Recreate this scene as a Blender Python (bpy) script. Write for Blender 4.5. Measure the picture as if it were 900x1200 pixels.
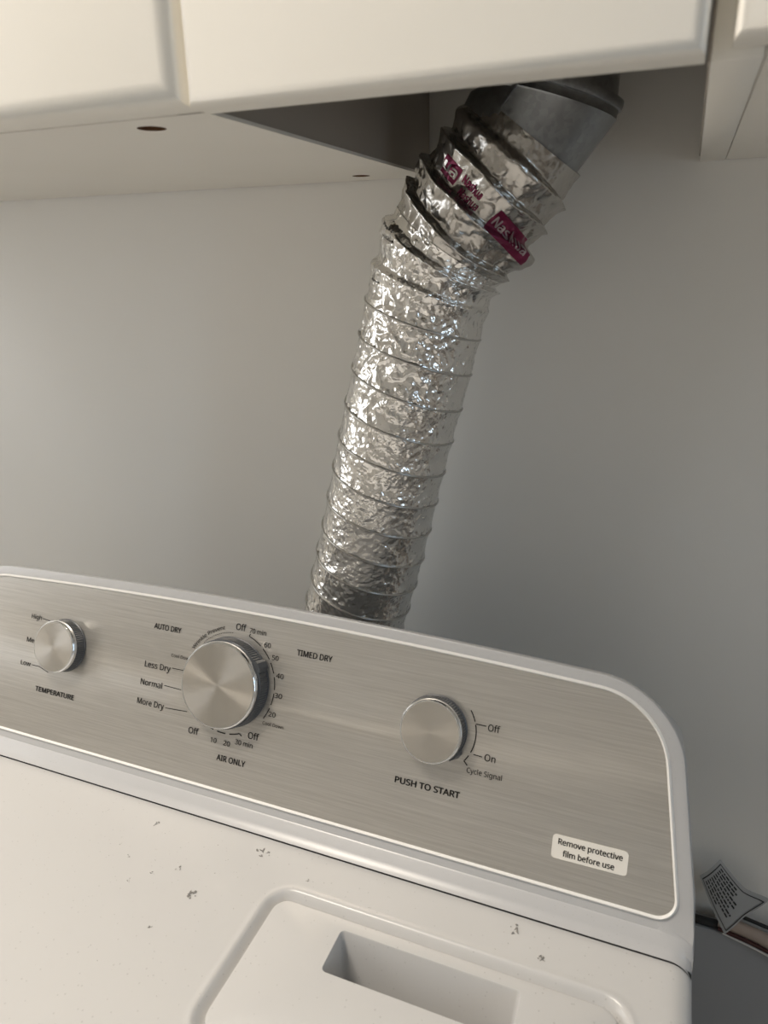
import bpy, bmesh, math, random
import numpy as np
from mathutils import Vector, Matrix, noise

for o in list(bpy.data.objects):
    bpy.data.objects.remove(o, do_unlink=True)
SC = bpy.context.scene
COL = SC.collection
random.seed(7)
R = math.radians

# ------------------------------------------------------------------ camera
# survey frame: origin at the lens, x right along the wall, y towards the wall, z up
CX, CY, CZ = 0.0, -0.74, 1.39
def W(x, y, z):
    return Vector((x + CX, y + CY, z + CZ))

cam_d = bpy.data.cameras.new('camera')
cam = bpy.data.objects.new('camera', cam_d)
COL.objects.link(cam)
cam_d.sensor_fit = 'VERTICAL'
cam_d.sensor_height = 36.0
cam_d.sensor_width = 27.0
cam_d.lens = 846.6 * 36.0 / 1200.0
cam_d.clip_start = 0.02
cam_d.dof.use_dof = True
cam_d.dof.focus_distance = 0.66
cam_d.dof.aperture_fstop = 8.5
cx = Vector((0.92872187, 0.37042832, -0.01607974))
cd = Vector((0.10961777, -0.31574113, -0.94249217))
cf = Vector((-0.35420282, 0.87355046, -0.33384122))
m = Matrix((( cx.x, -cd.x, -cf.x, 0), (cx.y, -cd.y, -cf.y, 0), (cx.z, -cd.z, -cf.z, 0), (0, 0, 0, 1)))
m.translation = Vector((CX, CY, CZ))
cam.matrix_world = m
SC.camera = cam

# ------------------------------------------------------------------ light
world = bpy.data.worlds.new('sky')
SC.world = world
world.use_nodes = True
wb = world.node_tree.nodes['Background']
wb.inputs[0].default_value = (0.55, 0.72, 1.0, 1)
wb.inputs[1].default_value = 1.0

def area_light(name, loc, target, sx, sy, power, col, shape='RECTANGLE'):
    d = bpy.data.lights.new(name, 'AREA')
    d.shape = shape
    d.size = sx
    d.size_y = sy
    d.energy = power
    d.color = col
    o = bpy.data.objects.new(name, d)
    COL.objects.link(o)
    o.location = loc
    o.rotation_euler = (Vector(target) - Vector(loc)).to_track_quat('-Z', 'Y').to_euler()
    return o

area_light('ceiling_lamp_light', (-0.72, -0.80, 2.42), (-0.72, -0.80, 0.0), 0.46, 0.46, 19.5, (1.0, 0.905, 0.785), 'DISK')
area_light('left_window_daylight', (-1.80, -0.84, 1.62), (0.0, -0.80, 1.40), 0.85, 0.90, 7.6, (1.0, 0.965, 0.90))
area_light('window_daylight', (1.52, -1.10, 1.55), (0.0, -1.00, 1.35), 0.20, 1.0, 4.5, (0.58, 0.79, 1.0))

SC.view_settings.view_transform = 'Standard'
SC.view_settings.look = 'None'
SC.view_settings.gamma = 1.0
SC.view_settings.use_curve_mapping = False
SC.view_settings.exposure = 0.12
SC.cycles.max_bounces = 10
SC.cycles.diffuse_bounces = 6
SC.cycles.glossy_bounces = 6

# ------------------------------------------------------------------ materials
def mat(name, col=(0.8, 0.8, 0.8), rough=0.5, metal=0.0, **kw):
    mt = bpy.data.materials.new(name)
    mt.use_nodes = True
    b = mt.node_tree.nodes['Principled BSDF']
    b.inputs['Base Color'].default_value = (*col, 1)
    b.inputs['Roughness'].default_value = rough
    b.inputs['Metallic'].default_value = metal
    for k, v in kw.items():
        b.inputs[k].default_value = v
    return mt

def nd(mt, t, **kw):
    n = mt.node_tree.nodes.new(t)
    for k, v in kw.items():
        setattr(n, k, v)
    return n

def ln(mt, a, b):
    mt.node_tree.links.new(a, b)

def ramp(mt, fac, stops):
    r = nd(mt, 'ShaderNodeValToRGB')
    e = r.color_ramp.elements
    while len(e) < len(stops):
        e.new(0.5)
    for i, (p, c) in enumerate(stops):
        e[i].position = p
        e[i].color = (*c, 1) if len(c) == 3 else c
    ln(mt, fac, r.inputs['Fac'])
    return r

def coords(mt, scale=(1, 1, 1), rot=(0, 0, 0), loc=(0, 0, 0), geo=True):
    mp = nd(mt, 'ShaderNodeMapping')
    mp.inputs['Scale'].default_value = scale
    mp.inputs['Rotation'].default_value = rot
    mp.inputs['Location'].default_value = loc
    if geo:
        g = nd(mt, 'ShaderNodeNewGeometry')
        ln(mt, g.outputs['Position'], mp.inputs['Vector'])
    else:
        g = nd(mt, 'ShaderNodeTexCoord')
        ln(mt, g.outputs['Object'], mp.inputs['Vector'])
    return mp.outputs[0]

def ntex(mt, vec, scale, detail=2.0, rough=0.5):
    n = nd(mt, 'ShaderNodeTexNoise')
    n.inputs['Scale'].default_value = scale
    n.inputs['Detail'].default_value = detail
    n.inputs['Roughness'].default_value = rough
    ln(mt, vec, n.inputs['Vector'])
    return n.outputs['Fac']

def bump(mt, h, strength, dist, prev=None):
    b = nd(mt, 'ShaderNodeBump')
    b.inputs['Strength'].default_value = strength
    b.inputs['Distance'].default_value = dist
    ln(mt, h, b.inputs['Height'])
    if prev is not None:
        ln(mt, prev, b.inputs['Normal'])
    return b.outputs[0]

def P(mt):
    return mt.node_tree.nodes['Principled BSDF']

# wall paint
M_wall = mat('wall_paint', (0.60, 0.58, 0.55), 0.6)
v = coords(M_wall)
n1 = ntex(M_wall, v, 3.0, 3)
n2 = ntex(M_wall, v, 260.0, 2)
rp = ramp(M_wall, n1, [(0.3, (0.81, 0.795, 0.755)), (0.7, (0.835, 0.82, 0.785))])
# old patch of dried filler and a scuff on the wall
vd = nd(M_wall, 'ShaderNodeVectorMath', operation='DISTANCE')
ln(M_wall, v, vd.inputs[0])
vd.inputs[1].default_value = W(0.082, 0.74, -0.040)
wob = nd(M_wall, 'ShaderNodeMath', operation='MULTIPLY_ADD')
ln(M_wall, ntex(M_wall, v, 180.0, 2), wob.inputs[0])
wob.inputs[1].default_value = 0.012
ln(M_wall, vd.outputs['Value'], wob.inputs[2])
pr = ramp(M_wall, wob.outputs[0], [(0.0095, (1, 1, 1)), (0.0125, (0, 0, 0))])
mx = nd(M_wall, 'ShaderNodeMix', data_type='RGBA')
ln(M_wall, pr.outputs[0], mx.inputs['Factor'])
ln(M_wall, rp.outputs[0], mx.inputs[6])
mx.inputs[7].default_value = (0.68, 0.64, 0.54, 1)
ln(M_wall, mx.outputs[2], P(M_wall).inputs['Base Color'])
ln(M_wall, bump(M_wall, n2, 0.15, 0.0006), P(M_wall).inputs['Normal'])

M_wall2 = mat('room_paint', (0.60, 0.59, 0.57), 0.65)
M_floor = mat('floor_vinyl', (0.30, 0.27, 0.24), 0.45)
M_ceil = mat('ceiling_paint', (0.72, 0.71, 0.69), 0.7)

# cabinet thermofoil
M_cab = mat('cabinet_foil', (0.80, 0.77, 0.71), 0.42)
n1 = ntex(M_cab, coords(M_cab), 9.0, 2)
rp = ramp(M_cab, n1, [(0.3, (0.89, 0.86, 0.79)), (0.7, (0.905, 0.875, 0.81))])
ln(M_cab, rp.outputs[0], P(M_cab).inputs['Base Color'])
M_side = mat('bay_side_shade', (0.40, 0.36, 0.315), 0.55)  # darker than the other panels: the open bay's shade put into the colour
M_raw = mat('raw_chipboard', (0.16, 0.075, 0.03), 0.9)

# dryer enamel with a little dust
M_enam = mat('white_enamel', (0.565, 0.558, 0.55), 0.28)
v = coords(M_enam)
def dusty(mt, base, dust, vec, sc, lo, hi):
    vo = nd(mt, 'ShaderNodeTexVoronoi')
    vo.inputs['Scale'].default_value = sc
    ln(mt, vec, vo.inputs['Vector'])
    big = ntex(mt, vec, 9.0, 3)
    ad = nd(mt, 'ShaderNodeMath', operation='MULTIPLY_ADD')
    ln(mt, big, ad.inputs[0])
    ad.inputs[1].default_value = -0.16
    ln(mt, vo.outputs['Distance'], ad.inputs[2])
    r = ramp(mt, ad.outputs[0], [(lo, dust), (hi, base)])
    r.color_ramp.interpolation = 'LINEAR'
    return r.outputs[0]
ln(M_enam, dusty(M_enam, (0.565, 0.558, 0.55), (0.47, 0.464, 0.456), v, 170.0, 0.0, 0.022), P(M_enam).inputs['Base Color'])
M_plast = mat('white_console_plastic', (0.475, 0.475, 0.48), 0.30)
v = coords(M_plast)
ln(M_plast, dusty(M_plast, (0.475, 0.475, 0.48), (0.41, 0.41, 0.412), v, 330.0, 0.0, 0.06), P(M_plast).inputs['Base Color'])

# brushed panel
M_brush = mat('brushed_steel_panel', (0.5, 0.48, 0.45), 0.36, 0.75)
v = coords(M_brush, (11.0, 700.0, 700.0))
nA = ntex(M_brush, v, 1.0, 4, 0.65)
v2 = coords(M_brush, (40.0, 2200.0, 2200.0))
nB = ntex(M_brush, v2, 1.0, 2, 0.5)
ad = nd(M_brush, 'ShaderNodeMath', operation='MULTIPLY_ADD')
ln(M_brush, nB, ad.inputs[0])
ad.inputs[1].default_value = 0.45
ln(M_brush, nA, ad.inputs[2])
rp = ramp(M_brush, ad.outputs[0], [(0.42, (0.46, 0.44, 0.41)), (0.72, (0.54, 0.52, 0.487)), (1.0, (0.62, 0.60, 0.565))])
ln(M_brush, rp.outputs[0], P(M_brush).inputs['Base Color'])
ln(M_brush, bump(M_brush, ad.outputs[0], 0.08, 0.0004), P(M_brush).inputs['Normal'])
P(M_brush).inputs['Anisotropic'].default_value = 0.6

# turned knob face: circular brushing
M_cap = mat('turned_metal_cap', (0.62, 0.59, 0.545), 0.30, 1.0)
P(M_cap).inputs['Anisotropic'].default_value = 0.85
tg = nd(M_cap, 'ShaderNodeTangent', direction_type='RADIAL', axis='Z')
ln(M_cap, tg.outputs[0], P(M_cap).inputs['Tangent'])
M_capflat = mat('satin_metal_cap', (0.62, 0.59, 0.545), 0.33, 1.0)
P(M_capflat).inputs['Anisotropic'].default_value = 0.6
tg = nd(M_capflat, 'ShaderNodeTangent', direction_type='RADIAL', axis='Z')
ln(M_capflat, tg.outputs[0], P(M_capflat).inputs['Tangent'])
M_chrome = mat('chrome_ring', (0.78, 0.79, 0.80), 0.08, 1.0)
M_grip = mat('dark_grey_knob_grip', (0.075, 0.080, 0.088), 0.38)
M_bead_lit = mat('bead_highlight_white', (0.82, 0.81, 0.79), 0.22)  # console bead coloured whiter than its plastic to carry its highlight
M_black = mat('black_print', (0.012, 0.011, 0.010), 0.6)
M_grey_print = mat('dark_grey_print', (0.06, 0.056, 0.05), 0.6)
M_gap = mat('gap_and_foot_black', (0.01, 0.01, 0.01), 0.9)  # rubber of the feet, and the dark of the gap under the console
M_sticker = mat('white_sticker_paper', (0.76, 0.735, 0.68), 0.55)

# foil
def foil(name, col, rough, vs, strength, dist, scale2):
    mt = mat(name, col, rough, 1.0)
    v = coords(mt)
    wn = nd(mt, 'ShaderNodeTexNoise')
    wn.inputs['Scale'].default_value = 90.0
    wn.inputs['Detail'].default_value = 2.0
    ln(mt, v, wn.inputs['Vector'])
    ml = nd(mt, 'ShaderNodeVectorMath', operation='MULTIPLY_ADD')
    ln(mt, wn.outputs['Color'], ml.inputs[0])
    ml.inputs[1].default_value = (0.009,) * 3
    ln(mt, v, ml.inputs[2])
    vo = nd(mt, 'ShaderNodeTexVoronoi', feature='F1')
    vo.inputs['Scale'].default_value = vs
    ln(mt, ml.outputs[0], vo.inputs['Vector'])
    v2 = nd(mt, 'ShaderNodeTexVoronoi', feature='F1')
    v2.inputs['Scale'].default_value = scale2
    ln(mt, ml.outputs[0], v2.inputs['Vector'])
    nz = ntex(mt, v, 55.0, 3)
    amt = ramp(mt, nz, [(0.36, (0.15,) * 3), (0.62, (1,) * 3)])
    h = nd(mt, 'ShaderNodeMath', operation='MULTIPLY_ADD')
    ln(mt, v2.outputs['Distance'], h.inputs[0])
    h.inputs[1].default_value = 0.45
    ln(mt, vo.outputs['Distance'], h.inputs[2])
    hm = nd(mt, 'ShaderNodeMath', operation='MULTIPLY')
    ln(mt, h.outputs[0], hm.inputs[0])
    ln(mt, amt.outputs[0], hm.inputs[1])
    ln(mt, bump(mt, hm.outputs[0], strength, dist), P(mt).inputs['Normal'])
    return mt
M_foil = foil('crinkled_aluminium_foil', (0.80, 0.79, 0.77), 0.17, 105.0, 0.9, 0.0012, 310.0)
M_tape = foil('foil_tape', (0.50, 0.485, 0.46), 0.25, 60.0, 0.7, 0.0008, 150.0)
M_wire = mat('foil_covered_wire', (0.55, 0.54, 0.52), 0.33, 1.0)
M_mag = mat('magenta_print', (0.20, 0.02, 0.068), 0.32, 0.5)
M_pinkw = mat('pale_print', (0.50, 0.42, 0.44), 0.35, 0.7)

M_galv = mat('galvanised_sheet', (0.42, 0.44, 0.46), 0.36, 1.0)
vo = nd(M_galv, 'ShaderNodeTexVoronoi')
vo.inputs['Scale'].default_value = 260.0
ln(M_galv, coords(M_galv), vo.inputs['Vector'])
rp = ramp(M_galv, vo.outputs['Color'], [(0.0, (0.27, 0.285, 0.30)), (1.0, (0.36, 0.38, 0.40))])
ln(M_galv, rp.outputs[0], P(M_galv).inputs['Base Color'])
rp = ramp(M_galv, vo.outputs['Color'], [(0.0, (0.30,) * 3), (1.0, (0.46,) * 3)])
ln(M_galv, rp.outputs[0], P(M_galv).inputs['Roughness'])

M_lint = mat('grey_lint', (0.27, 0.26, 0.245), 0.95)
M_tag = mat('grey_white_tag', (0.40, 0.40, 0.395), 0.6)
M_cordk = mat('black_cord', (0.015, 0.015, 0.016), 0.5)
M_cordb = mat('beige_cord', (0.45, 0.36, 0.30), 0.5)
M_cordr = mat('dark_red_cord', (0.055, 0.012, 0.010), 0.5)
M_wains = mat('lower_wall_paint', (0.40, 0.405, 0.415), 0.6)
M_glass = mat('window_glass', (0.9, 0.95, 1.0), 0.02)
P(M_glass).inputs['Alpha'].default_value = 0.12

# ------------------------------------------------------------------ mesh helpers
def link_mesh(name, verts, faces, mt, parent=None, smooth=False, loc=None, mats=None, fmat=None):
    """verts in world space (or relative to loc when given)"""
    me = bpy.data.meshes.new(name)
    org = Vector((0, 0, 0))
    if parent is not None:
        org = parent['_o']
        org = Vector(org)
    if loc is None:
        loc = Vector((0, 0, 0))
        if isinstance(verts, np.ndarray):
            verts = verts - np.array(org)
        else:
            verts = [Vector(q) - org for q in verts]
        loc_local = Vector((0, 0, 0))
    else:
        if not isinstance(verts, np.ndarray):
            verts = [Vector(q) - Vector(loc) for q in verts]
        loc_local = Vector(loc) - org
    me.from_pydata([tuple(q) for q in verts], [], faces)
    me.update()
    for mm in (mats or [mt]):
        me.materials.append(mm)
    if fmat:
        me.polygons.foreach_set('material_index', fmat)
    if smooth:
        me.polygons.foreach_set('use_smooth', [True] * len(me.polygons))
    o = bpy.data.objects.new(name, me)
    COL.objects.link(o)
    o.location = loc_local
    o['_o'] = tuple(org + loc_local)
    if parent is not None:
        o.parent = parent
    return o

def thing(name, loc, label, cat, group=None):
    o = bpy.data.objects.new(name, None)
    o.empty_display_size = 0.05
    COL.objects.link(o)
    o.location = loc
    o['_o'] = tuple(loc)
    o['label'] = label
    o['category'] = cat
    if group:
        o['group'] = group
    return o

def box_bm(x0, x1, y0, y1, z0, z1, bev=0.0, seg=2):
    bm = bmesh.new()
    bmesh.ops.create_cube(bm, size=1.0)
    bmesh.ops.scale(bm, vec=(x1 - x0, y1 - y0, z1 - z0), verts=bm.verts)
    bmesh.ops.translate(bm, vec=((x0 + x1) / 2, (y0 + y1) / 2, (z0 + z1) / 2), verts=bm.verts)
    if bev > 0:
        bmesh.ops.bevel(bm, geom=bm.edges[:], offset=bev, segments=seg, profile=0.5, affect='EDGES')
    return bm

def bm_obj(name, bm, mt, parent=None, smooth=False):
    bmesh.ops.recalc_face_normals(bm, faces=bm.faces[:])
    bm.verts.index_update()
    v = [q.co.copy() for q in bm.verts]
    f = [[q.index for q in fc.verts] for fc in bm.faces]
    bm.free()
    return link_mesh(name, v, f, mt, parent, smooth)

def sbox(name, x0, x1, y0, y1, z0, z1, mt, parent=None, bev=0.0, seg=2):
    """survey-frame box"""
    a = W(x0, y0, z0)
    b = W(x1, y1, z1)
    return bm_obj(name, box_bm(a.x, b.x, a.y, b.y, a.z, b.z, bev, seg), mt, parent, bev > 0)

def door(x0, x1, z0, parent, bev=0.009):
    a = W(x0, YF - 0.021, z0)
    b = W(x1, YF - 0.001, ZT)
    bm = box_bm(a.x, b.x, a.y, b.y, a.z, b.z)
    fe = [e_ for e_ in bm.edges if all(abs(q.co.y - a.y) < 1e-6 for q in e_.verts)]
    bmesh.ops.bevel(bm, geom=fe, offset=bev, segments=5, profile=0.5, affect='EDGES')
    o = bm_obj('door', bm, M_cab, parent)
    autosmooth(o, 40)
    return o

def wbox(name, x0, x1, y0, y1, z0, z1, mt, parent=None, bev=0.0):
    return bm_obj(name, box_bm(x0, x1, y0, y1, z0, z1, bev), mt, parent, bev > 0)

def structure(o):
    o['kind'] = 'structure'
    return o

def autosmooth(o, ang=35):
    me = o.data
    me.polygons.foreach_set('use_smooth', [True] * len(me.polygons))
    me.set_sharp_from_angle(angle=R(ang))

try:
    import os
    FONT = bpy.data.fonts.load(os.path.join(bpy.utils.system_resource('DATAFILES'), 'fonts', 'NotoSansHebrew-Regular.woff2'))
except Exception:
    FONT = None

def text_mesh(body, bold=0.0):
    cu = bpy.data.curves.new('txt', 'FONT')
    if FONT:
        cu.font = FONT
    cu.body = body
    cu.size = 1.0
    cu.resolution_u = 3
    ob = bpy.data.objects.new('txt', cu)
    COL.objects.link(ob)
    bpy.context.view_layer.update()
    dg = bpy.context.evaluated_depsgraph_get()
    me = ob.evaluated_get(dg).to_mesh()
    v = np.array([tuple(q.co) for q in me.vertices])
    f = [list(p.vertices) for p in me.polygons]
    ob.evaluated_get(dg).to_mesh_clear()
    bpy.data.objects.remove(ob, do_unlink=True)
    bpy.data.curves.remove(cu)
    # heavier strokes: the outline repeated with tiny shifts
    b = bold + 0.008
    vs, fs = [], []
    for k, (sx_, sy_) in enumerate(((0, 0), (1, 0), (-1, 0), (0, .6), (0, -.6))):
        w = v.copy()
        w[:, 0] += sx_ * b
        w[:, 1] += sy_ * b
        fs += [[q + len(v) * k for q in p] for p in f]
        vs.append(w)
    return np.vstack(vs), fs
CAPH = None
def cap_h():
    global CAPH
    if CAPH is None:
        v, f = text_mesh('H')
        CAPH = v[:, 1].max()
    return CAPH

# ------------------------------------------------------------------ room shell
RX0, RX1, RY0, RH = -1.75, 1.45, -2.75, 2.46
structure(wbox('floor', RX0 - .1, RX1 + .1, RY0 - .1, 0.12, -0.1, 0.0, M_floor))
structure(wbox('ceiling', RX0 - .1, RX1 + .1, RY0 - .1, 0.12, RH, RH + 0.1, M_ceil))
structure(wbox('wall_back', RX0 - .1, RX1 + .1, 0.0, 0.12, 0.0, RH, M_wall))
VY0, VY1, VZ0, VZ1 = -1.30, -0.38, 1.13, 2.1
wl = structure(wbox('wall_left', RX0 - .1, RX0, RY0 - .1, VY0, 0.0, RH, M_wall))
wbox('wall_section', RX0 - .1, RX0, VY1, 0.0, 0.0, RH, M_wall, wl)
wbox('wall_section', RX0 - .1, RX0, VY0, VY1, 0.0, VZ0, M_wall, wl)
wbox('wall_section', RX0 - .1, RX0, VY0, VY1, VZ1, RH, M_wall, wl)
win2 = structure(wbox('window_2', RX0 - .049, RX0 - .045, VY0 + .03, VY1 - .03, VZ0 + .03, VZ1 - .03, M_glass))
for (a, b, c, d) in ((VY0, VY0 + .03, VZ0, VZ1), (VY1 - .03, VY1, VZ0, VZ1), (VY0 + .03, VY1 - .03, VZ0, VZ0 + .03), (VY0 + .03, VY1 - .03, VZ1 - .03, VZ1)):
    wbox('window_frame', RX0 - .07, RX0 - .02, a, b, c, d, M_cab, win2)
structure(wbox('wall_front', RX0, RX1, RY0 - .1, RY0, 0.0, RH, M_wall2))
# right wall with a window opening
WY0, WY1, WZ0, WZ1 = -1.25, -0.95, 1.0, 2.1
wr = structure(wbox('wall_right', RX1, RX1 + .1, RY0 - .1, WY0, 0.0, RH, M_wall2))
wbox('wall_section', RX1, RX1 + .1, WY1, 0.0, 0.0, RH, M_wall2, wr)
wbox('wall_section', RX1, RX1 + .1, WY0, WY1, 0.0, WZ0, M_wall2, wr)
wbox('wall_section', RX1, RX1 + .1, WY0, WY1, WZ1, RH, M_wall2, wr)
win = structure(wbox('window_1', RX1 + .045, RX1 + .049, WY0 + .03, WY1 - .03, WZ0 + .03, WZ1 - .03, M_glass))
for (a, b, c, d) in ((WY0, WY0 + .03, WZ0, WZ1), (WY1 - .03, WY1, WZ0, WZ1), (WY0 + .03, WY1 - .03, WZ0, WZ0 + .03), (WY0 + .03, WY1 - .03, WZ1 - .03, WZ1)):
    wbox('window_frame', RX1 + .02, RX1 + .07, a, b, c, d, M_cab, win)
# lower board on the back wall beside the dryer: cords lie on its top edge
tr = structure(sbox('trim_1', 0.02, 1.45 - 0.01, 0.718, 0.74, -1.39, -0.742, M_wains, None, 0.0015, 2))

# ------------------------------------------------------------------ cabinets
ZB = 0.0727          # underside of the wall cabinets
ZT = 0.80
YF = 0.365           # front of the boxes
CABG = 'wall cabinets in a row above the dryer'

def holed_panel(name, x0, x1, y0, y1, z0, z1, holes, parent):
    o = sbox(name, x0, x1, y0, y1, z0, z1, M_cab, parent)
    o.data.materials.append(M_raw)
    for (hx, hy, hr) in holes:
        c = W(hx, hy, z0)
        bm = bmesh.new()
        bmesh.ops.create_cone(bm, segments=24, radius1=hr, radius2=hr, depth=0.024 if hr < 0.02 else 0.06, cap_ends=True,
                              matrix=Matrix.Translation(c - Vector(parent['_o'])))
        me = bpy.data.meshes.new('cut')
        bm.to_mesh(me)
        bm.free()
        me.materials.append(M_raw)
        co = bpy.data.objects.new('cut', me)
        COL.objects.link(co)
        co.location = parent.location
        md = o.modifiers.new('b', 'BOOLEAN')
        md.operation = 'DIFFERENCE'
        md.object = co
        md.solver = 'EXACT'
        try:
            md.material_mode = 'TRANSFER'
        except Exception:
            pass
        bpy.context.view_layer.update()
        dg = bpy.context.evaluated_depsgraph_get()
        nm = bpy.data.meshes.new_from_object(o.evaluated_get(dg))
        o.modifiers.clear()
        o.data = nm
        bpy.data.objects.remove(co, do_unlink=True)
    return o

DB = 0.008
c1 = thing('wall_cabinet', W(-0.66, 0.55, ZB), 'cream wall cabinet with a solid underside and two drilled holes, left of the hose', 'cabinet', CABG)
holed_panel('bottom_panel', -1.10, -0.2637, YF, 0.738, ZB, ZB + 0.018, [(-0.3015, 0.391, 0.0085), (-0.3005, 0.6975, 0.0085)], c1)
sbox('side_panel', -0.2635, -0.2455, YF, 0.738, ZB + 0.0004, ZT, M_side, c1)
sbox('side_panel', -1.10, -1.082, YF, 0.738, ZB + 0.018, ZT, M_cab, c1)
sbox('top_panel', -1.082, -0.2637, YF, 0.738, ZT - 0.018, ZT, M_cab, c1)
door(-0.660, -0.2462, ZB + 0.0005, c1, 0.012)
door(-1.098, -0.664, ZB + 0.0005, c1, 0.012)

c2 = thing('wall_cabinet', W(-0.123, 0.365, ZB), 'narrow cream wall cabinet open underneath, where the metal pipe goes up', 'cabinet', CABG)
door(-0.2432, -0.0030, ZB - 0.0008, c2, 0.006)
holed_panel('top_panel', -0.2450, -0.0012, YF, 0.738, ZT - 0.018, ZT, [(-0.1130, 0.640, 0.0535)], c2)

c3 = thing('wall_cabinet', W(0.35, 0.55, ZB), 'cream wall cabinet with a seamed underside at the right edge of the picture', 'cabinet', CABG)
sbox('side_panel', -0.0008, 0.0190, YF, 0.738, ZB - 0.0004, ZT, M_cab, c3, 0.0006, 1)
sbox('bottom_panel', 0.0196, 0.680, YF + 0.001, 0.738, ZB, ZB + 0.018, M_cab, c3)
sbox('side_panel', 0.682, 0.70, YF, 0.738, ZB, ZT, M_cab, c3)
sbox('top_panel', 0.0196, 0.680, YF, 0.738, ZT - 0.018, ZT, M_cab, c3)
door(0.0068, 0.352, ZB + 0.0035, c3, 0.006)
door(0.356, 0.698, ZB + 0.0035, c3)

sbox('edge_strip', -0.2637, -0.2450, YF, 0.738, ZB, ZB + 0.0022, M_cab, c1)
lin = sbox('bay_shade_panel', -0.0020, -0.0010, YF + 0.02, 0.738, ZB + 0.004, ZT - 0.02, M_side, c3)  # added panel carrying the bay's shade on its right side
lin['label'] = 'thin panel added in the open bay, coloured dark as its shade'

# ------------------------------------------------------------------ dryer
XC = -0.318
HW = 0.3745
ZD = -0.4625          # dryer top
YBK, YFR = 0.540, -0.16
TH = R(22)
PN = Vector((0, -math.cos(TH), math.sin(TH)))
PU = Vector((0, math.sin(TH), math.cos(TH)))
P0 = Vector((0, 0.46, -0.356))
def pan(x, vv, d=0.0):
    """console panel coordinates -> world"""
    q = Vector((x, 0, 0)) + P0 + PU * vv + PN * d
    return W(q.x, q.y, q.z)

dry = thing('clothes_dryer', W(XC, 0.19, -1.39), 'white clothes dryer with a brushed steel control panel and three metal knobs', 'dryer')

# body
sbox('body', XC - HW + .001, XC + HW - .001, YFR + 0.006, YBK, -1.375, ZD - 0.090, M_enam, dry, 0.006, 2)
for sx in (-1, 1):
    for yy in (YFR + 0.06, YBK - 0.06):
        a = XC + sx * (HW - 0.06)
        sbox('foot', a - 0.02, a + 0.02, yy - 0.02, yy + 0.02, -1.39, -1.374, M_gap, dry, 0.003, 1)

# top panel: rounded edges and the soft recess around the lint door
LX0, LX1, LY0, LY1, LR = -0.2390, 0.0115, 0.2560, 0.3625, 0.012
def sdf(x, y):
    cx_, cy_ = (LX0 + LX1) / 2, (LY0 + LY1) / 2
    hx, hy = (LX1 - LX0) / 2 - LR, (LY1 - LY0) / 2 - LR
    qx, qy = np.abs(x - cx_) - hx, np.abs(y - cy_) - hy
    return np.hypot(np.maximum(qx, 0), np.maximum(qy, 0)) + np.minimum(np.maximum(qx, qy), 0) - LR
def axis_pts(a, b, lo, hi, fine, coarse):
    p = list(np.arange(a, lo, coarse)) + list(np.arange(lo, hi, fine)) + list(np.arange(hi, b, coarse)) + [b]
    return np.array(p)
ER = 0.016
e = np.array([0, .0008, .002, .0035, .005, .0075, .010, .013, .016])
gx = np.concatenate([XC - HW + e[:-1], axis_pts(XC - HW + ER, XC + HW - ER, LX0 - .02, LX1 + .02, .0016, .012), XC + HW - e[::-1][1:]])
gy = np.concatenate([YFR + e[:-1], axis_pts(YFR + ER, YBK, LY0 - .02, LY1 + .02, .0016, .012)])
GX, GY = np.meshgrid(gx, gy)
def edge_drop(d):
    d = np.clip(ER - d, 0, ER)
    return ER - np.sqrt(np.maximum(ER * ER - d * d, 0))
dr = np.maximum(edge_drop(np.minimum(GX - (XC - HW), XC + HW - GX)), edge_drop(GY - YFR))
sd = sdf(GX, GY)
t = np.clip((0.0095 - sd) / 0.0095, 0, 1)
moat = -0.0075 * (t * t * (3 - 2 * t))
t2 = np.clip((sd - 0.0095) / 0.004, 0, 1)
moat += 0.0008 * np.clip(1 - np.abs(sd - 0.0098) / 0.004, 0, 1)
deep = np.where(sd < -0.004, -0.075, 0)
GZ = ZD - dr + moat + deep
verts = np.stack([GX.ravel() + CX, GY.ravel() + CY, GZ.ravel() + CZ], 1)
nx, ny = len(gx), len(gy)
faces = [(j * nx + i, j * nx + i + 1, (j + 1) * nx + i + 1, (j + 1) * nx + i) for j in range(ny - 1) for i in range(nx - 1)]
# skirt
bl = [j * nx for j in range(ny)][::-1] + list(range(1, nx)) + [j * nx + nx - 1 for j in range(1, ny)]
base = len(verts)
sk = verts[bl].copy()
sk[:, 2] = ZD - 0.095 + CZ
verts = np.vstack([verts, sk])
faces += [(bl[i], base + i, base + i + 1, bl[i + 1]) for i in range(len(bl) - 1)]
top = link_mesh('top_panel', verts, faces, M_enam, dry)
autosmooth(top, 50)

# lint door with finger pocket
def rrect(x0, x1, y0, y1, r, seg=7):
    pts = []
    for (ccx, ccy, a0) in ((x1 - r, y1 - r, 0), (x0 + r, y1 - r, 90), (x0 + r, y0 + r, 180), (x1 - r, y0 + r, 270)):
        for k in range(seg + 1):
            a = R(a0 + 90 * k / seg)
            pts.append((ccx + r * math.cos(a), ccy + r * math.sin(a)))
    return pts
bm = bmesh.new()
ZL = ZD - 0.0002
lo = [(rrect(LX0, LX1, LY0, LY1, LR), ZL - 0.012), (rrect(LX0, LX1, LY0, LY1, LR), ZL - 0.0018),
      (rrect(LX0 + .0005, LX1 - .0005, LY0 + .0005, LY1 - .0005, LR - .0005), ZL - 0.0006), (rrect(LX0 + .0018, LX1 - .0018, LY0 + .0018, LY1 - .0018, LR - .0018), ZL)]
loops = [[bm.verts.new(W(x, y, z)) for (x, y) in pts] for pts, z in lo]
n_ = len(loops[0])
for a, b in zip(loops, loops[1:]):
    for i in range(n_):
        bm.faces.new((a[i], a[(i + 1) % n_], b[(i + 1) % n_], b[i]))
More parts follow.
